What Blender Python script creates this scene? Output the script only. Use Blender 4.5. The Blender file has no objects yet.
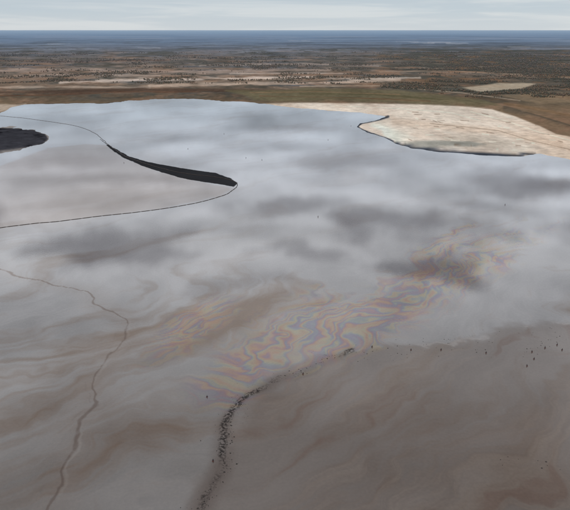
import bpy, math, random
import numpy as np
random.seed(7); rng=np.random.default_rng(7)
scene=bpy.context.scene
scene.view_settings.view_transform='Standard'; scene.view_settings.look='None'; scene.view_settings.exposure=0
H=150.0; F=611.0; CX,CY=285.0,255.0; HV=30.0
P=math.atan((CY-HV)/F); cp,sp=math.cos(P),math.sin(P)

# ---------- projection helpers: image pixel coordinates <-> flat ground (metres) ----------
def G(u,v):
    a=(u-CX)/F; b=(CY-v)/F
    dx=a; dy=cp+b*sp; dz=-sp+b*cp
    t=H/-dz
    return (dx*t,dy*t)
def UV(x,y):
    depth=y*cp+H*sp
    up=y*sp-H*cp
    ok=depth>20
    d=np.where(ok,depth,20)
    u=CX+F*x/d; v=CY-F*up/d
    v=np.where(ok,v,3000)
    return u,v
def ss(a,b,x):
    t=np.clip((x-a)/(b-a),0,1); return t*t*(3-2*t)
_perm=rng.random((512,512))
def vnoise(x,y):
    xi=np.floor(x).astype(np.int64); yi=np.floor(y).astype(np.int64)
    fx=x-xi; fy=y-yi; fx=fx*fx*(3-2*fx); fy=fy*fy*(3-2*fy)
    g=lambda i,j:_perm[i&511,j&511]
    return (g(xi,yi)*(1-fx)+g(xi+1,yi)*fx)*(1-fy)+(g(xi,yi+1)*(1-fx)+g(xi+1,yi+1)*fx)*fy
def fbm(x,y,o=4,rough=.55):
    s=0;a=.5;n=0;c,sn=math.cos(.6),math.sin(.6)
    for i in range(o):
        s=s+a*vnoise(x+17.3*i,y+9.1*i); n+=a; a*=rough
        x,y=(x*c-y*sn)*2.03,(x*sn+y*c)*2.03
    return s/n*2-1
def segdist(px,py,pts,signed=False):
    best=np.full(px.shape,1e12); sg=np.ones(px.shape)
    for (x0,y0),(x1,y1) in zip(pts[:-1],pts[1:]):
        dx,dy=x1-x0,y1-y0; L=dx*dx+dy*dy+1e-9
        t=np.clip(((px-x0)*dx+(py-y0)*dy)/L,0,1)
        ex=px-x0-t*dx; ey=py-y0-t*dy
        d=ex*ex+ey*ey
        m=d<best
        best=np.where(m,d,best)
        if signed: sg=np.where(m,np.sign(dx*(py-y0)-dy*(px-x0)),sg)
    return np.sqrt(best)*(sg if signed else 1)
def inside(px,py,poly):
    r=np.zeros(px.shape,bool); n=len(poly)
    for i in range(n):
        x0,y0=poly[i]; x1,y1=poly[(i+1)%n]
        if y0==y1: continue
        c=((y0>py)!=(y1>py))&(px<(x1-x0)*(py-y0)/(y1-y0)+x0)
        r^=c
    return r
def sdpoly(px,py,poly):
    d=segdist(px,py,list(poly)+[poly[0]])
    return np.where(inside(px,py,poly),-d,d)
def catmull(pts,n=8):
    p=[pts[0]]+list(pts)+[pts[-1]]; out=[]
    for i in range(1,len(p)-2):
        a,b,c,d=[np.array(q,float) for q in p[i-1:i+3]]
        for k in range(n):
            t=k/n
            out.append(tuple(.5*((2*b)+(-a+c)*t+(2*a-5*b+4*c-d)*t*t+(-a+3*b-3*c+d)*t**3)))
    out.append(tuple(pts[-1])); return out
def lin(c):
    c=np.asarray(c,float)/255.
    return np.where(c<=.04045,c/12.92,((c+.055)/1.055)**2.4)

# ---------- traced shapes (image pixel coordinates) ----------
shore=[(-900,160),(-300,135),(-60,120),(-12,116),(4,111.5),(12,107.5),(24,104.5),(60,103.5),(100,103.5),(122,101),(150,99.5),(185,99),(225,101),(262,103.5),(290,107.5),(330,110.5),(362,113),(388,116.5),(378,120),(360,123.5),(357,127),(366,132),(384,137.5),(396,144),(412,148.5),(440,152.5),(480,156),(520,157),(540,154.5),(570,160),(640,172),(800,190),(1400,240),(3500,420),(3500,2500),(-3000,2500),(-3000,420)]
spit=[(-260,121),(-60,124),(-10,126),(12,127.5),(34,130),(45,134),(49,139),(43,144.5),(28,148),(8,151.5),(-20,158),(-120,172),(-400,190)]
boom1=[(-140,122),(-20,116),(12,117),(45,121),(75,126),(95,133),(107,144),(122,154),(140,162),(165,169),(190,174),(215,177),(230,180),(237,184),(233,190),(222,196),(195,203),(160,209),(120,214),(70,220),(30,224),(0,228),(-60,237),(-200,262)]
slick=[(100,139),(112,147),(128,156),(148,162),(170,166),(195,170),(215,173),(230,178),(238,183),(234,187),(222,184.5),(205,182),(180,178),(160,172),(140,165),(124,158),(108,147)]
enc=[(-300,180),(0,166),(48,148),(85,144),(107,145),(125,158),(165,173),(215,185),(234,188),(222,196),(160,209),(70,220),(0,228),(-200,262)]
trailL=[(-160,240),(-60,257),(0,269),(30,278),(55,285),(84,291),(92,296),(97,304),(108,313),(123,321),(122,333),(119,343),(110,354),(98,368),(93,378),(95,390),(98,402),(92,412),(82,424),(78,440),(66,458),(60,474),(50,494),(30,560)]
scum=[(352,350),(338,356),(322,360),(303,372),(280,378),(262,388),(245,398),(233,413),(226,430),(222,452),(218,472),(206,492),(190,530),(160,600)]
edge=[(352,350),(400,344),(450,338),(510,332),(570,323),(700,300),(900,270)]
low=[(150,700),(190,530),(206,492),(218,472),(222,452),(226,430),(233,413),(245,398),(262,388),(280,378),(303,372),(322,360),(338,356),(352,350),(400,344),(450,338),(510,332),(570,323),(700,300),(1200,240),(2500,900),(1500,2500),(100,2500)]

def polar(az,el):
    r=H/np.tan(el)
    A,R=np.meshgrid(az,r)
    x=(R*np.sin(A)).ravel(); y=(R*np.cos(A)).ravel()
    nr,na=R.shape
    i=np.arange(nr-1)[:,None]*na+np.arange(na-1)[None,:]
    q=np.stack([i,i+na,i+na+1,i+1],-1).reshape(-1,4)
    a,b,c=q[0,0],q[0,1],q[0,2]
    cr=(x[b]-x[a])*(y[c]-y[a])-(y[b]-y[a])*(x[c]-x[a])
    if cr<0: q=q[:,::-1]
    return x,y,np.ascontiguousarray(q)
def mkmesh(name,co,faces,attrs={},cols={}):
    me=bpy.data.meshes.new(name)
    n=len(co); me.vertices.add(n); me.vertices.foreach_set('co',np.asarray(co,np.float32).ravel())
    k=faces.shape[1]; me.loops.add(faces.size); me.loops.foreach_set('vertex_index',faces.astype(np.int32).ravel())
    me.polygons.add(len(faces)); me.polygons.foreach_set('loop_start',np.arange(0,faces.size,k,dtype=np.int32))
    me.update(calc_edges=True)
    for a,v in attrs.items():
        at=me.attributes.new(a,'FLOAT','POINT'); at.data.foreach_set('value',np.asarray(v,np.float32))
    for a,v in cols.items():
        at=me.attributes.new(a,'FLOAT_COLOR','POINT')
        c=np.ones((n,4),np.float32); c[:,:3]=v; at.data.foreach_set('color',c.ravel())
    ob=bpy.data.objects.new(name,me); scene.collection.objects.link(ob)
    return ob
D=math.radians
az=np.concatenate([np.arange(-180,-36,2.0),np.arange(-36,36,0.075),np.arange(36,180.01,2.0)])*D(1)
# ---------- GROUND ----------
el=np.concatenate([[0.02,0.05],np.arange(0.08,9.5,0.042),np.arange(9.5,16,0.2),np.arange(16,89,3.0),[89.9]])*D(1)
x,y,q=polar(az,el)
u,v=UV(x,y)
sdw=sdpoly(u,v,shore)
sdsp=sdpoly(u,v,spit)
dist=np.hypot(x,y)
jit=fbm(x/28,y/60,4)*1.3
pond=-(sdw+jit)
spitm=-(sdsp+fbm(x/14+40,y/30,4)*3.0)
h=np.where(pond>0,-np.minimum(pond*.6,2.5),np.minimum(-pond*.3,.8))
h=np.where(v>2000,-2.5,h)
h=np.where(dist<500,-2.5,h)
hs=np.clip(spitm*.3,-2.5,1.2)
h=np.maximum(h,np.where(sdsp<30,hs,-2.5))
dyke=[(-300,102),(0,99),(60,98),(125,94.5),(200,94.5),(280,99),(400,101),(470,104),(505,109),(540,119),(575,130),(700,155),(1200,200)]
dd=segdist(u,v,dyke)
h=h+np.where((v<500)&(pond<0),3.5*(1-ss(.6,2.6,dd)),0)
h=h+np.where(pond<-6,fbm(x/300,y/300,3)*3*ss(1500,3000,dist),0)
h=h+ss(9000,40000,dist)*(fbm(x/9000,y/9000,3)*45)
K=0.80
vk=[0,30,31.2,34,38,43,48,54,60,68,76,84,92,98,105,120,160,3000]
ck=[(160,176,192),(160,176,192),(144,164,184),(126,147,170),(114,133,156),(108,123,142),(107,114,126),(109,109,112),(112,106,103),(122,110,101),(130,114,102),(122,106,92),(102,89,78),(92,80,67),(112,96,78),(120,100,80),(120,104,86),(110,98,84)]  # far land turns blue-grey: aerial haze painted into the ground colour
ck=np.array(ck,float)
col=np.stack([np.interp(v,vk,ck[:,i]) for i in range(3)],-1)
def paint(mask,c,a=1.0):
    global col
    m=(np.clip(mask,0,1)*a)[:,None]; col=col*(1-m)+np.array(c,float)*m
lx=np.log(np.maximum(dist,1))
n1=fbm(x/170,y/420,4); n2=fbm(x/420+9,y/900+4,4); n3=fbm(x/60+3,y/120,3)
th_=np.arctan2(x,y)
n5=fbm(th_*26,lx*13,5); n6=fbm(th_*9+7,lx*24+3,5); n7=fbm(th_*55+3,lx*45+9,4)
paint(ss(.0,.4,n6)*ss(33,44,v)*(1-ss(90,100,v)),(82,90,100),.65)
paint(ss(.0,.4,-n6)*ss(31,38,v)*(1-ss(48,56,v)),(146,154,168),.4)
paint(ss(.05,.45,n5)*ss(46,60,v),(142,112,92),.5)
paint(ss(.05,.4,-n5)*ss(40,52,v)*(1-ss(96,104,v)),(78,79,76),.65)
paint(ss(.15,.5,n2)*ss(50,64,v)*(1-ss(90,98,v)),(156,138,124),.45)
paint(ss(.1,.4,n7)*ss(44,54,v)*(1-ss(96,104,v)),(74,74,68),.6)
paint(ss(.15,.45,-n7)*ss(50,60,v)*(1-ss(92,98,v)),(156,134,116),.4)
paint(ss(.22,.5,-n1)*ss(50,60,v)*(1-ss(96,104,v)),(78,72,64),.5)
rt=ss(300,450,u)*ss(44,56,v)*(1-ss(92,112,v))
paint(rt*ss(-.4,.2,n6+n1*.5),(74,74,67),.8)
paint(rt*ss(.1,.4,n3+n5*.4),(138,100,74),.45)
def band(pts,w,c,a=1,nz=.5,soft=.8):
    d=segdist(u,v,pts)
    m=1-ss(w*(1-soft),w,d+nz*w*(n3*.6+n5*.8+n7*.5)); paint(m*(v<400),c,a)
def poly(pts,c,a=1,soft=1.2,nz=1.0):
    s=sdpoly(u,v,pts)+n3*nz; paint((1-ss(-soft,soft,s))*(v<400),c,a)
band([(-60,72),(60,70),(200,72),(330,70)],2.4,(172,152,140),.6,.9)
band([(60,83),(140,80),(230,79),(315,77)],2.0,(206,188,174),.85,.8)
band([(150,86),(240,84),(330,83),(400,80)],2.0,(194,172,154),.75,.8)
band([(300,78),(360,79),(420,78)],1.5,(200,184,170),.65,.8)
band([(-40,88),(80,87),(150,88.5)],1.6,(184,166,150),.6,.8)
band([(20,76),(90,75),(160,76)],1.4,(182,162,148),.6,.8)
band([(200,66),(300,64),(380,66)],1.2,(166,152,144),.55,.8)
band([(230,74),(290,73.4),(350,74)],1.0,(196,180,168),.6,.8)
band([(-60,60),(80,62),(170,60)],1.2,(120,96,84),.5)
band([(-20,93),(60,92),(140,90),(240,91),(330,92)],2.6,(82,66,56),.85)
band([(-60,97),(60,96),(120,93),(200,93)],2.2,(94,70,56),.8)
poly([(225,91),(330,88),(380,90),(440,95),(485,101),(500,107),(455,106),(400,103),(330,102),(255,100)],(106,99,76),.8,1.5,1.8)
band([(300,94),(380,95),(450,101)],1.3,(84,80,58),.7)
band([(250,93),(320,92),(400,95)],.7,(136,110,84),.6)
band([(260,97.5),(350,99.5),(430,103)],1.0,(106,84,64),.7)
poly([(462,88),(500,83),(536,84),(520,89),(480,92)],(184,168,146),.8,.8,.8)
poly([(500,96),(540,92),(590,94),(600,102),(540,104)],(142,122,98),.6)
band([(505,109),(540,118),(575,129),(640,143)],3.4,(86,77,66),.85,.3)
band([(505,104),(550,112),(600,122)],2.2,(118,95,72),.7)
band([(300,86.5),(380,86),(460,93),(520,101)],.7,(172,156,138),.7,.2)
band([(380,72),(450,71),(570,78)],.8,(170,146,126),.55)
for a,b,c in [(408,42,.8),(424,43,.7),(440,42.4,.8),(458,43.4,.7),(300,41,.6),(520,47,.6),(150,48,.6),(60,44,.5),(350,50,.6),(250,52,.7),(100,55,.7),(470,56,.7)]:
    band([(a-12,b),(a+10,b+.2)],c,(170,172,178),.4,1.2)
beach=[(262,104),(300,103.2),(360,103.5),(420,105),(462,106.5),(492,110),(515,117),(538,126),(556,135),(600,143),(900,170),(900,230),(700,185),(570,163),(540,158),(520,160),(440,156),(396,148),(366,136),(350,127),(360,118),(330,114),(290,110)]
sb=sdpoly(u,v,beach)+n3*.8
bm=(1-ss(-1.0,1.0,sb))*(v<400)
paint(bm,(216,202,186))
paint(bm*ss(.0,.5,n3),(202,180,160),.4)
paint(bm*ss(.1,.5,n1),(234,224,212),.7)
paint(bm*ss(.1,.45,fbm(x/35+9,y/260,4)),(192,172,154),.4)
paint(bm*ss(500,560,u),(198,172,148),.5)
paint(bm*(1-ss(1.2,6,np.abs(segdist(u,v,[(395,122),(440,127),(500,132),(560,146)])))),(198,174,152),.45)
poly([(440,137),(462,134),(500,139),(520,148),(490,149),(450,146)],(190,178,162),.6,3)
poly([(402,142.5),(430,141),(470,142),(486,145),(474,147.6),(430,147.2),(408,145.5)],(138,138,130),.8,1.0,1.0)
band([(430,124),(470,128),(498,131),(530,141),(570,150)],.5,(132,112,94),.6,.2)
band([(470,112),(505,121),(540,133),(590,146)],.6,(236,220,200),.7,.2)
band([(330,106),(400,109),(450,113),(480,121)],.6,(236,222,204),.5,.2)
for i in range(50):
    a=rng.uniform(400,560); b=rng.uniform(110,150); band([(a,b),(a+rng.uniform(2,9),b+rng.uniform(-.3,1.6))],rng.uniform(.35,.8),(120,100,84) if rng.random()<.6 else (238,226,208),.6,.3)
rim=[(388,117),(362,123),(357,127),(368,133),(386,139),(398,145),(414,149),(440,152.5),(480,155.5),(515,156),(535,154)]
d=segdist(u,v,rim); wv=np.interp(u,[357,390,430,480,535],[1.4,2.4,3.8,4.0,1.7])
paint((1-ss(wv*.4,wv,d+n3*1.0+n7*.5))*(v<400),(64,70,80),.95)
paint((1-ss(.3,1.1,d+n3*.8))*(v<400),(42,45,52),.7)
band([(16,105),(60,104),(100,104),(122,102),(185,100),(262,104)],.7,(62,52,44),.8,.2)
band([(262,104.5),(290,108),(330,111),(362,113.5),(388,117)],.5,(120,104,88),.6,.2)
poly([(-300,108),(-10,104),(14,104.5),(26,104),(10,110),(-20,118),(-300,140)],(180,164,148),.85)
ms=(1-ss(2.5,4.5,sdsp))*(v<400)
paint(ms,(140,134,130)); paint(1-ss(-1.8,.4,sdsp+n3*2.2+n7*1.0),(28,28,32),1)
paint((1-ss(-1.8,.4,sdsp+n3*1.2))*ss(.05,.35,n1+n7*.5),(66,66,72),.8)
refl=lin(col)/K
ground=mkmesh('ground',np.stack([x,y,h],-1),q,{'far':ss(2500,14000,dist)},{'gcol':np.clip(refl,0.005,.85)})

# ---------- WATER ----------
elw=np.concatenate([np.arange(4.5,10,0.05),np.arange(10,46,0.065),np.arange(46,89,2.0),[89.9]])*D(1)
azw=np.concatenate([np.arange(-180,-34,2.0),np.arange(-34,34,0.07),np.arange(34,180.01,2.0)])*D(1)
x,y,q=polar(azw,elw); u,v=UV(x,y); dist=np.hypot(x,y)
wp=lambda pts:[G(a,b) for a,b in pts]
cl=lambda pts,n=6:catmull(pts,n)
def blob(cu,cv,ru,rv,ang=0):
    a=math.radians(ang); du=u-cu; dv=-(v-cv)
    p_=du*math.cos(a)+dv*math.sin(a); q_=-du*math.sin(a)+dv*math.cos(a)
    return np.exp(-((p_/ru)**2+(q_/rv)**2))
wx=fbm(x/80,y/80,5)*44; wy=fbm(x/80+31,y/80+8,5)*44
ca,sa=math.cos(math.radians(48)),math.sin(math.radians(48))
X_,Y_=x+wx,y+wy
s1=X_*ca+Y_*sa; t1=-X_*sa+Y_*ca
nA=fbm(s1/110,t1/34,6); nB=fbm(s1/50+5,t1/11,6,.6); nFil=fbm(s1/26+2,t1/2.6,4,.6)
nF=fbm(x/42,y/42,5); nC=fbm(x/8,y/8,4); nE=fbm(s1/42+9,t1/12+3,4)
def mx(a,b,t): return a*(1-t[:,None])+np.array(b)*t[:,None]
near=1-ss(180,430,dist)
sd_slick=sdpoly(x,y,wp(slick))+nC*1.6+nF*1.5
sd_enc=sdpoly(x,y,wp(enc))
sd_low=sdpoly(u,v,low)*dist/F+nF*8+nC*2.4
dlb=segdist(x,y,wp(cl(trailL)),True)+nF*5.5+fbm(x/14+3,y/14,4)*3.2
d_left=np.abs(dlb)
d_left2=np.abs(dlb+4.5+nA*5)
dsc=segdist(x,y,wp(cl(scum)),True)+nF*2.+nC*1.2
d_scum=np.abs(dsc); d_edge=segdist(x,y,wp(cl(edge)))
murk=0*x
for b in [(140,330,110,22,30,.5),(235,318,50,11,22,1.),(200,335,60,12,30,.6),(60,400,120,50,20,.4),(150,440,70,25,25,.4),(300,390,70,25,25,.45),(320,310,80,12,25,.4),(20,250,60,15,0,.3),(90,200,110,20,6,.35),(430,440,200,60,10,.45),(520,455,60,20,60,.5),(140,290,60,10,30,.3),(430,280,70,15,15,.45),(510,250,70,14,10,.4)]:
    murk=murk+b[5]*blob(*b[:5])
reg=ss(200,320,v)
murk=np.clip(murk*.98+nA*(.30+.75*reg)+nB*(.15+.65*reg)+nFil*.35*reg+.05*ss(380,470,v),0,1)
sheen=0*x
for b in [(245,370,60,28,25,1.),(330,330,110,36,24,1.),(400,300,100,30,18,1.),(468,272,70,26,28,1.),(440,250,44,16,20,.8),(185,332,60,18,35,.7),(525,240,60,20,10,.7),(225,400,20,24,60,.6)]:
    sheen=np.maximum(sheen,b[5]*blob(*b[:5]))
sh=ss(.12,.85,sheen*.95+nB*.6+nA*.35+nFil*.18)*ss(.05,.25,sheen)
th=nE*2.7+nB*.4+nC*.12+.5; th=th-np.floor(th)
ik=[0,.16,.32,.5,.66,.82,1]; ic=np.array([(.88,.75,.60),(.93,.68,.50),(.76,.54,.60),(.56,.57,.75),(.62,.73,.76),(.88,.84,.62),(.88,.75,.60)])
iri=np.stack([np.interp(th,ik,ic[:,i]) for i in range(3)],-1)
base=np.ones((len(x),3))*np.array((0.210,0.202,0.203)); tint=np.ones((len(x),3))*np.array((.97,.97,.98))
base=mx(base,(0.130,0.108,0.092),near)
base*= (1+.22*nFil*reg+.10*nB)[:,None]
base=mx(base,(0.110,0.068,0.045),murk*.85); tint=mx(tint,(.74,.60,.49),murk*.65)
encm=1-ss(-5,4,sd_enc+nC*3)
base=mx(base,(0.20,0.163,0.142),encm*.6); tint=mx(tint,(.82,.73,.68),encm*.5)
lowm=1-ss(-3,3,sd_low)
base=mx(base,(0.098,0.070,0.055),lowm*.5); tint=mx(tint,(.62,.54,.49),lowm*.5)
base=mx(base,(0.19,0.155,0.13),lowm*ss(.0,.45,nA+nFil*.4)*.5)
base=mx(base,(0.10,0.05,0.035),lowm*ss(.2,.5,nB)*.5)
base=mx(base,(0.14,0.09,0.06),(1-ss(0,14,d_left+nA*6))*.35)
br_=ss(-.75,-.2,nB+nFil*.4)
lw=.4+.5*ss(-.3,.4,nF)
base=mx(base,(0.075,0.05,0.04),(1-ss(lw*.4,lw*1.6,d_left))*.75*br_); tint=mx(tint,(.6,.5,.44),(1-ss(lw*.4,lw*1.6,d_left))*.65*br_)
base=mx(base,(0.09,0.06,0.045),(1-ss(.1,.7,d_left2))*.45*ss(-.1,.3,nB)); 
base=mx(base,(0.30,0.27,0.24),(1-ss(.1,.9,np.abs(dlb-1.4)))*.25*ss(-.2,.3,nA))
base=mx(base,(0.065,0.046,0.038),(1-ss(.5,6,d_scum+nA*3))*.55); tint=mx(tint,(.6,.5,.45),(1-ss(.5,6,d_scum+nA*3))*.5)
ed=(1-ss(.2,1.2,np.abs(sd_low)))*(1-ss(20,60,d_edge))*.35*ss(-.3,.2,nC+nF)
base=mx(base,(0.36,0.33,0.31),ed)
b2=iri*np.array((0.28,0.23,0.205)); base=base*(1-.6*sh[:,None])+b2*.6*sh[:,None]
tint=tint*(1-.8*sh[:,None])+iri*.8*sh[:,None]
shine=(1-.22*murk)*(1-.12*lowm)+.12*sh
sb_=(1-ss(.5,2.3,d_scum))*ss(-.55,-.05,nF+nC*.5)*.9
water=mkmesh('tailings_pond_water',np.stack([x,y,0*x],-1),q,
   {'sd_slick':np.clip(sd_slick,-200,200),'scum':sb_,'shine':shine},{'wcol':np.clip(base,.004,.6),'wtint':np.clip(tint,0,1)})

# ---------- node helper ----------
class N:
    def __init__(s,nt): s.nt=nt; nt.nodes.clear()
    def n(s,t,**kw):
        nd=s.nt.nodes.new(t)
        for k,val in kw.items():
            if hasattr(nd,k): setattr(nd,k,val)
        return nd
    def l(s,a,b): s.nt.links.new(a,b)
    def put(s,sock,val):
        if isinstance(val,bpy.types.NodeSocket): s.l(val,sock)
        elif val is not None:
            if isinstance(val,(tuple,list)) and len(val)==3 and sock.type=='RGBA': val=(*val,1)
            sock.default_value=val
    def m(s,op,a,b=None,c=None,clamp=False):
        nd=s.n('ShaderNodeMath',operation=op,use_clamp=clamp)
        for i,vv in enumerate((a,b,c)):
            if vv is not None: s.put(nd.inputs[i],vv)
        return nd.outputs[0]
    def vm(s,op,a,b=None,out=0):
        nd=s.n('ShaderNodeVectorMath',operation=op)
        s.put(nd.inputs[0],a)
        if b is not None: s.put(nd.inputs['Scale'] if op=='SCALE' else nd.inputs[1],b)
        return nd.outputs[out]
    def att(s,name,o='Fac'): 
        return s.n('ShaderNodeAttribute',attribute_name=name).outputs[o]
    def noise(s,vec,scale,detail=4,rough=.55,dist=0,o='Fac',typ=None):
        nd=s.n('ShaderNodeTexNoise')
        if vec is not None: s.l(vec,nd.inputs['Vector'])
        nd.inputs['Scale'].default_value=scale; nd.inputs['Detail'].default_value=detail
        nd.inputs['Roughness'].default_value=rough; nd.inputs['Distortion'].default_value=dist
        return nd.outputs[o]
    def mapv(s,vec,scale=(1,1,1),rot=(0,0,0),loc=(0,0,0)):
        nd=s.n('ShaderNodeMapping'); s.l(vec,nd.inputs[0])
        nd.inputs['Scale'].default_value=scale; nd.inputs['Rotation'].default_value=rot; nd.inputs['Location'].default_value=loc
        return nd.outputs[0]
    def ss(s,a,b,x,lo=0.,hi=1.):
        nd=s.n('ShaderNodeMapRange',interpolation_type='SMOOTHSTEP')
        s.put(nd.inputs['Value'],x); s.put(nd.inputs['From Min'],a); s.put(nd.inputs['From Max'],b)
        s.put(nd.inputs['To Min'],lo); s.put(nd.inputs['To Max'],hi); return nd.outputs[0]
    def mix(s,f,a,b,blend='MIX'):
        nd=s.n('ShaderNodeMix',data_type='RGBA',blend_type=blend)
        s.put(nd.inputs[0],f); s.put(nd.inputs[6],a); s.put(nd.inputs[7],b); return nd.outputs[2]
    def ramp(s,f,stops,interp='LINEAR'):
        nd=s.n('ShaderNodeValToRGB'); s.l(f,nd.inputs[0]); cr=nd.color_ramp; cr.interpolation=interp
        while len(cr.elements)<len(stops): cr.elements.new(.5)
        for e,(p_,c) in zip(cr.elements,stops): e.position=p_; e.color=(*c,1)
        return nd.outputs[0]
def mat(name):
    m=bpy.data.materials.new(name); m.use_nodes=True; return m,N(m.node_tree)

m,k=mat('ground_mat')
pos=k.n('ShaderNodeNewGeometry').outputs['Position']
g=k.att('gcol','Color')
b=k.noise(pos,.06,4,.7); c=k.noise(k.mapv(pos,(1,.5,1)),.009,4,.65)
f2=k.m('MULTIPLY_ADD',b,1.8,.1); f3=k.m('MULTIPLY_ADD',c,1.3,.35)
f=k.m('MULTIPLY',f2,f3)
f=k.m('MINIMUM',f,1.7)
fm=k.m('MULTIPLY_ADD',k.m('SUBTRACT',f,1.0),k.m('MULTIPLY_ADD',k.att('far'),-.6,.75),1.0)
colr=k.vm('SCALE',g,fm)
bs=k.n('ShaderNodeBsdfDiffuse'); k.l(colr,bs.inputs['Color'])
o=k.n('ShaderNodeOutputMaterial'); k.l(bs.outputs[0],o.inputs[0]); ground.data.materials.append(m)

m,k=mat('oily_water_mat')
pos=k.n('ShaderNodeNewGeometry').outputs['Position']
nD=k.noise(pos,.8,3,.6)
base=k.vm('SCALE',k.att('wcol','Color'),k.m('MULTIPLY_ADD',nD,.5,.75))
sband=k.m('MULTIPLY',k.att('scum'),k.ss(.42,.54,nD))
base=k.mix(sband,base,(0.022,0.019,0.018))
slickm=k.ss(.6,-.6,k.m('MULTIPLY_ADD',nD,2.0,k.m('SUBTRACT',k.att('sd_slick'),1.0)))
base=k.mix(slickm,base,(0.010,0.010,0.012))
bump=k.n('ShaderNodeBump'); bump.inputs['Strength'].default_value=.012; bump.inputs['Distance'].default_value=.5
k.l(nD,bump.inputs['Height'])
fr=k.n('ShaderNodeFresnel'); fr.inputs['IOR'].default_value=1.95
dif=k.n('ShaderNodeBsdfDiffuse'); k.l(base,dif.inputs['Color'])
gl=k.n('ShaderNodeBsdfGlossy'); k.l(k.att('wtint','Color'),gl.inputs['Color']); k.l(bump.outputs[0],gl.inputs['Normal'])
gl.inputs['Roughness'].default_value=.015
cover=k.m('MAXIMUM',k.m('MULTIPLY',slickm,.95),k.m('MULTIPLY',sband,.9))
fac=k.m('MULTIPLY',k.m('MULTIPLY',k.m('POWER',fr.outputs[0],.70),k.att('shine')),k.m('SUBTRACT',1.0,cover),clamp=True)
mxs=k.n('ShaderNodeMixShader'); k.l(fac,mxs.inputs[0]); k.l(dif.outputs[0],mxs.inputs[1]); k.l(gl.outputs[0],mxs.inputs[2])
o=k.n('ShaderNodeOutputMaterial'); k.l(mxs.outputs[0],o.inputs[0]); water.data.materials.append(m)

def simple(name,c,rough=.7,var=.3,scale=1.,attr=None):
    m,k=mat(name); pos=k.n('ShaderNodeNewGeometry').outputs['Position']
    nz=k.m('MULTIPLY_ADD',k.noise(pos,scale,2),var*2,1-var)
    src=k.att(attr,'Color') if attr else c
    if not attr:
        rgb=k.n('ShaderNodeRGB'); rgb.outputs[0].default_value=(*c,1); src=rgb.outputs[0]
    bs=k.n('ShaderNodeBsdfPrincipled'); k.l(k.vm('SCALE',src,nz),bs.inputs['Base Color']); bs.inputs['Roughness'].default_value=rough
    bs.inputs['Specular IOR Level'].default_value=.25
    o=k.n('ShaderNodeOutputMaterial'); k.l(bs.outputs[0],o.inputs[0]); return m
# ---------- BOOM ----------
path=catmull(wp(boom1),14)
def tube(name,path,r,m):
    P_=np.array(path); d=np.r_[0,np.cumsum(np.hypot(*np.diff(P_,axis=0).T))]
    n=int(d[-1]/1.2); s=np.linspace(0,d[-1],n); X=np.interp(s,d,P_[:,0]); Y=np.interp(s,d,P_[:,1])
    X+=fbm(s/30,s*0,3)*1.8; Y+=fbm(s/30+50,s*0,3)*1.8
    tx=np.gradient(X); ty=np.gradient(Y); L=np.hypot(tx,ty); nx,ny=-ty/L,tx/L
    rr=r*np.where(np.arange(n)%7==0,.45,1.0)
    vs=[];K8=8
    for j in range(K8):
        a=2*math.pi*j/K8
        vs.append(np.stack([X+nx*rr*math.cos(a),Y+ny*rr*math.cos(a),.08+rr*.7*math.sin(a)],-1))
    co=np.stack(vs,1).reshape(-1,3)
    i=np.arange(n-1)[:,None]*K8; j=np.arange(K8)[None,:]; j2=(j+1)%K8
    f=np.stack([i+j,i+j2,i+K8+j2,i+K8+j],-1).reshape(-1,4)
    ob=mkmesh(name,co,f); ob.data.materials.append(m); return ob
tube('floating_containment_boom',path,.4,simple('boom_rubber',(0.06,0.045,0.04),.6))
def lumps(name,cs,m):
    co=[];fa=[];b0=0
    for (cx,cy,r,hh) in cs:
        n=7; a0=random.random()*6; e=random.uniform(.35,1); ro=random.random()*3.14
        for kk,(s,z) in enumerate([(1,-.05),(.8,hh*.7)]):
            for i in range(n):
                a=a0+i*2*math.pi/n; rad=r*s*random.uniform(.55,1.35)
                px,py=rad*math.cos(a),rad*math.sin(a)*e
                co.append((cx+px*math.cos(ro)-py*math.sin(ro),cy+px*math.sin(ro)+py*math.cos(ro),z))
        co.append((cx,cy,hh))
        for i in range(n):
            i2=(i+1)%n
            fa.append((b0+i,b0+i2,b0+n+i2)); fa.append((b0+i,b0+n+i2,b0+n+i)); fa.append((b0+n+i,b0+n+i2,b0+2*n))
        b0+=2*n+1
    ob=mkmesh(name,np.array(co),np.array(fa)); ob.data.materials.append(m); return ob
bit=simple('bitumen',(0.035,0.028,0.025),.65)
# resample the scum line evenly, then scatter lumps of bitumen with clumps and gaps
spw=np.array(catmull(wp(scum),20)); dcum=np.r_[0,np.cumsum(np.hypot(*np.diff(spw,axis=0).T))]
cs=[]
for _ in range(1500):
    s_=random.random()*dcum[-1]; t=s_/dcum[-1]
    cx_=np.interp(s_,dcum,spw[:,0]); cy_=np.interp(s_,dcum,spw[:,1])
    dens=.5*vnoise(np.array([t*30.]),np.array([3.3]))[0]+.5*vnoise(np.array([t*85.]),np.array([5.7]))[0]
    if .10+ss(.3,.7,dens)*.9<random.random(): continue
    s=random.gauss(0,1)
    cx_+=4.0*(vnoise(np.array([t*30.]),np.array([9.]))[0]-.5)*2
    wide=.9+3.2*(random.random()<.18)
    sz=random.uniform(.05,.2) if random.random()<.88 else random.uniform(.22,.48)
    cs.append((cx_+s*1.1*wide,cy_+random.gauss(0,1.2)*wide,sz,random.uniform(.03,.08)))
for _ in range(90):
    t=random.random()**1.2; uu=352+t*225; vv=349-t*23+random.gauss(0,3)+random.choice([0,0,8,12])
    gx,gy=G(uu,vv); cs.append((gx,gy,random.uniform(.08,.38),.08))
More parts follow.
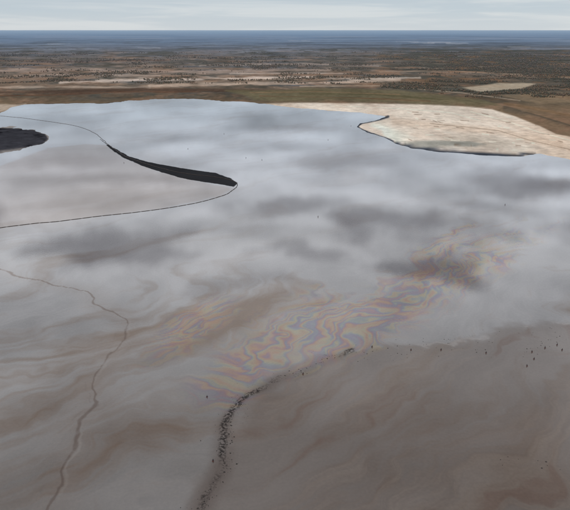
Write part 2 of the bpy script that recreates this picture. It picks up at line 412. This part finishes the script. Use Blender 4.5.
for (a,b,nn_) in [(530,352,10),(555,343,8),(488,352,5),(545,465,5),(513,460,5)]:
    for _ in range(nn_):
        gx,gy=G(a+random.gauss(0,7),b+random.gauss(0,4)); cs.append((gx,gy,random.uniform(.12,.4),.08))
lumps('floating_bitumen_mats',cs,bit)
import bmesh
m_or=simple('float_orange_plastic',(0.10,0.022,0.015),.5); m_cl=simple('tarred_cloth',(0.03,0.025,0.03),.8)
def floatmesh():
    bm=bmesh.new()
    from mathutils import Matrix,Vector
    def cone(r1,r2,d,z,mi,seg=12,x=0,y=0,rot=None):
        M=Matrix.Translation((x,y,z)); 
        if rot: M=M@rot
        r=bmesh.ops.create_cone(bm,cap_ends=True,segments=seg,radius1=r1,radius2=r2,depth=d,matrix=M)
        for vv in r['verts']:
            for f in vv.link_faces: f.material_index=mi
    cone(.62,.66,.14,.05,0,16); cone(.66,.50,.18,.21,0,16); cone(.34,.30,.5,.55,1,14); cone(.36,.36,.07,.82,1,14)
    cone(.05,.05,1.0,1.2,1,8)
    cone(.30,.20,.75,1.30,1,10)
    cone(.20,.10,.12,1.73,1,10)
    R=Matrix.Rotation(math.radians(90),4,'Y')
    cone(.07,.10,.55,1.58,1,8,x=-.36,rot=R); cone(.10,.07,.55,1.58,1,8,x=.36,rot=R)
    r=bmesh.ops.create_icosphere(bm,subdivisions=2,radius=.16,matrix=Matrix.Translation((0,0,1.93)))
    for vv in r['verts']:
        for f in vv.link_faces: f.material_index=0
    cone(.24,.24,.03,2.0,1,12); cone(.15,.12,.14,2.08,1,12)
    me=bpy.data.meshes.new('bird_deterrent_float'); bm.to_mesh(me); me.materials.append(m_or); me.materials.append(m_cl); return me
fme=floatmesh()
for (a,b) in [(207,397),(213,461),(303,374),(372,347),(411,350),(441,350),(486,353),(527,366),(534,359),(545,348),(557,345),(562,350),(532,352),(262,160),(246,158),(351,126),(124,163),(224,134),(188,149),(318,217),(505,205),(328,140)]:
    ob=bpy.data.objects.new('bird_deterrent_float',fme); gx,gy=G(a,b); ob.location=(gx,gy,0); ob.rotation_euler=(random.uniform(-.12,.12),random.uniform(-.12,.12),random.random()*6)
    ob.scale=(.6,.6,.42) if b>300 else (.6,)*3
    scene.collection.objects.link(ob)
# ---------- distant forest ----------
cand=120000
uu=rng.uniform(-200,780,cand); vv=52+46*rng.random(cand)
gg=np.array([G(a,b) for a,b in zip(uu,vv)])
X,Y=gg[:,0],gg[:,1]; lx=np.log(np.hypot(X,Y)); th2=np.arctan2(X,Y)
dn=fbm(th2*26,lx*30,5)+fbm(th2*9+7,lx*24+3,5)*.5+fbm(X/170,Y/420,4)*.3
keep=(dn>0.24-ss(380,500,uu)*.36+(1-ss(330,420,uu))*.04+.3*(rng.random(cand)-.5))&(vv<93+5*ss(420,440,uu))
keep&=~((uu<330)&(vv>84))
keep&=~inside(uu,vv,[(225,90),(330,87),(440,94),(500,107),(400,104),(255,101)])
keep&=~inside(uu,vv,[(455,89),(500,82),(540,83),(520,90),(480,93)])
X,Y,lx=X[keep],Y[keep],lx[keep]
n=len(X)
hgt=rng.uniform(2.0,5,n)*(1+.5*ss(1800,4000,np.hypot(X,Y))); wid=hgt*rng.uniform(.3,.55,n)
con=rng.random(n)<.5; wid=np.where(con,wid*.7,wid)
K6=6
ang_=rng.random(n)[:,None]*6+np.arange(K6)[None,:]*math.pi/3
def ring(s,zf):
    rr=(wid*s)[:,None]*rng.uniform(.7,1.3,(n,K6))
    return np.stack([X[:,None]+rr*np.cos(ang_),Y[:,None]+rr*np.sin(ang_),(hgt*zf)[:,None]*rng.uniform(.9,1.1,(n,K6))+1],-1)
r0=ring(.12,0.0); r1=ring(np.where(con,1.,.8),.2); r2=ring(np.where(con,.55,1.0),.6)
top=np.stack([X,Y,hgt+1],-1)[:,None,:]
co=np.concatenate([r0,r1,r2,top],1)
i=np.arange(n)[:,None,None]*19
fl=[]
for a in range(2):
    for j in range(6):
        j2=(j+1)%6; fl+= [(a*6+j,a*6+j2,a*6+6+j2),(a*6+j,a*6+6+j2,a*6+6+j)]
for j in range(6): fl.append((12+j,12+(j+1)%6,18))
faces=(i+np.array(fl)[None]).reshape(-1,3)
pal=np.array([(0.075,0.082,0.065),(0.085,0.085,0.065),(0.14,0.10,0.07),(0.17,0.125,0.085),(0.12,0.09,0.075)])
pi=np.where(con,rng.integers(0,2,n),rng.integers(1,5,n)); tc=pal[pi]*rng.uniform(.8,1.3,(n,1))
hz=ss(1300,5000,np.hypot(X,Y))[:,None]; tc=tc*(1-hz*.8)+np.array((.155,.155,.17))*hz*.8  # distance haze blended into the crown colours, no volume
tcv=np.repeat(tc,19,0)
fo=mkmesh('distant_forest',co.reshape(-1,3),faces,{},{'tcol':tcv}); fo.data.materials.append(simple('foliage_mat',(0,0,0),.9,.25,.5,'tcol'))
print('trees',n)

# ---------- WORLD ----------
w=bpy.data.worlds.new('World'); scene.world=w; w.use_nodes=True; k=N(w.node_tree)
SE,SR=math.radians(38),math.radians(215)
sky=k.n('ShaderNodeTexSky',sky_type='NISHITA',sun_disc=False); sky.sun_elevation=SE; sky.sun_rotation=SR; sky.altitude=300
tcn=k.n('ShaderNodeTexCoord').outputs['Generated']
sep=k.n('ShaderNodeSeparateXYZ'); k.l(tcn,sep.inputs[0]); sx,sy,sz=sep.outputs
zc=k.m('MAXIMUM',sz,.035)
cpn=k.n('ShaderNodeCombineXYZ'); k.l(k.m('DIVIDE',sx,zc),cpn.inputs[0]); k.l(k.m('DIVIDE',sy,zc),cpn.inputs[1]); pl=cpn.outputs[0]
prof=k.ramp(sz,[(0,(.62,.67,.71)),(.03,(.52,.60,.67)),(.06,(.50,.56,.63)),(.12,(.55,.62,.70)),(.2,(.80,.85,.92)),(.32,(.95,.96,.98)),(.43,(.82,.83,.85)),(.60,(.50,.50,.51)),(.8,(.55,.57,.6))])
wn=k.noise(pl,.75,4,.6,.4)
w3=k.noise(pl,1.7,5,.62,0,o='Color')
warp=k.vm('ADD',pl,k.vm('SCALE',k.vm('SUBTRACT',w3,(.5,.5,.5)),1.25))
s3=k.n('ShaderNodeSeparateColor'); k.l(w3,s3.inputs[0]); wn2=s3.outputs[2]
acc=None
def cl_blob(u0,v0,ru,rv,s):
    global acc
    x0,y0=[c/H for c in G(u0,v0)]; x1,_=[c/H for c in G(u0+ru,v0)]; _,y1=[c/H for c in G(u0,v0-rv)]
    rx,ry=abs(x1-x0),abs(y1-y0)
    d=k.vm('MULTIPLY',k.vm('SUBTRACT',warp,(x0,y0,0)),(1/rx,1/ry,0))
    r=k.vm('LENGTH',d,out=1)
    g_=k.ss(1.45,.45,r,0.,s)
    acc=g_ if acc is None else k.m('MAXIMUM',acc,g_)
for b in [(110,242,78,17,1.),(395,226,62,13,1.),(428,263,52,13,1.),(530,182,62,12,1.),(182,236,22,9,.8),(300,250,40,9,.65),(235,292,40,9,.4),(285,207,60,9,.8),(340,160,60,6,.55),(490,225,35,9,.55),(130,180,100,7,.5),(70,160,80,6,.5),(300,128,60,3,.5),(470,205,60,6,.5),(620,230,60,20,.8),(-60,230,60,20,.8)]:
    cl_blob(*b)
fade=k.ss(.04,.13,sz)
var=k.m('MULTIPLY',k.m('ADD',k.m('MULTIPLY',k.m('SUBTRACT',wn,.5),2.3),k.m('MULTIPLY',k.m('SUBTRACT',wn2,.5),1.3)),fade)
br=k.m('ADD',1.0,var)
cloud=k.vm('SCALE',prof,br)
dark=k.m('MULTIPLY',acc,k.ss(.3,.6,wn2,.65,1.0))
cloud=k.mix(k.m('MULTIPLY',dark,.94),cloud,(.21,.20,.215))
hz_=k.noise(k.mapv(tcn,(3,3,55)),1.0,4,.6,.4)
cloud=k.mix(k.m('MULTIPLY',k.ss(.42,.64,hz_),k.ss(.12,.0,sz,0.,.75)),cloud,(.72,.75,.77))
cl10=k.vm('SCALE',cloud,10.0)
skyc=k.mix(.90,sky.outputs[0],cl10)
bg=k.n('ShaderNodeBackground'); k.l(skyc,bg.inputs[0]); bg.inputs[1].default_value=.1
o=k.n('ShaderNodeOutputWorld'); k.l(bg.outputs[0],o.inputs[0])
sd=bpy.data.lights.new('sun','SUN'); sd.energy=.9; sd.angle=math.radians(12); sd.color=(1,.95,.88)
so=bpy.data.objects.new('sun',sd); scene.collection.objects.link(so)
from mathutils import Vector
dirv=Vector((math.sin(SR)*math.cos(SE),math.cos(SR)*math.cos(SE),math.sin(SE)))
so.rotation_euler=dirv.to_track_quat('Z','Y').to_euler()
cd=bpy.data.cameras.new('camera'); co_=bpy.data.objects.new('camera',cd); scene.collection.objects.link(co_)
cd.sensor_width=36; cd.lens=F/570*36; cd.clip_start=1; cd.clip_end=1000000
co_.location=(0,0,H); co_.rotation_euler=(math.pi/2-P,0,0); scene.camera=co_
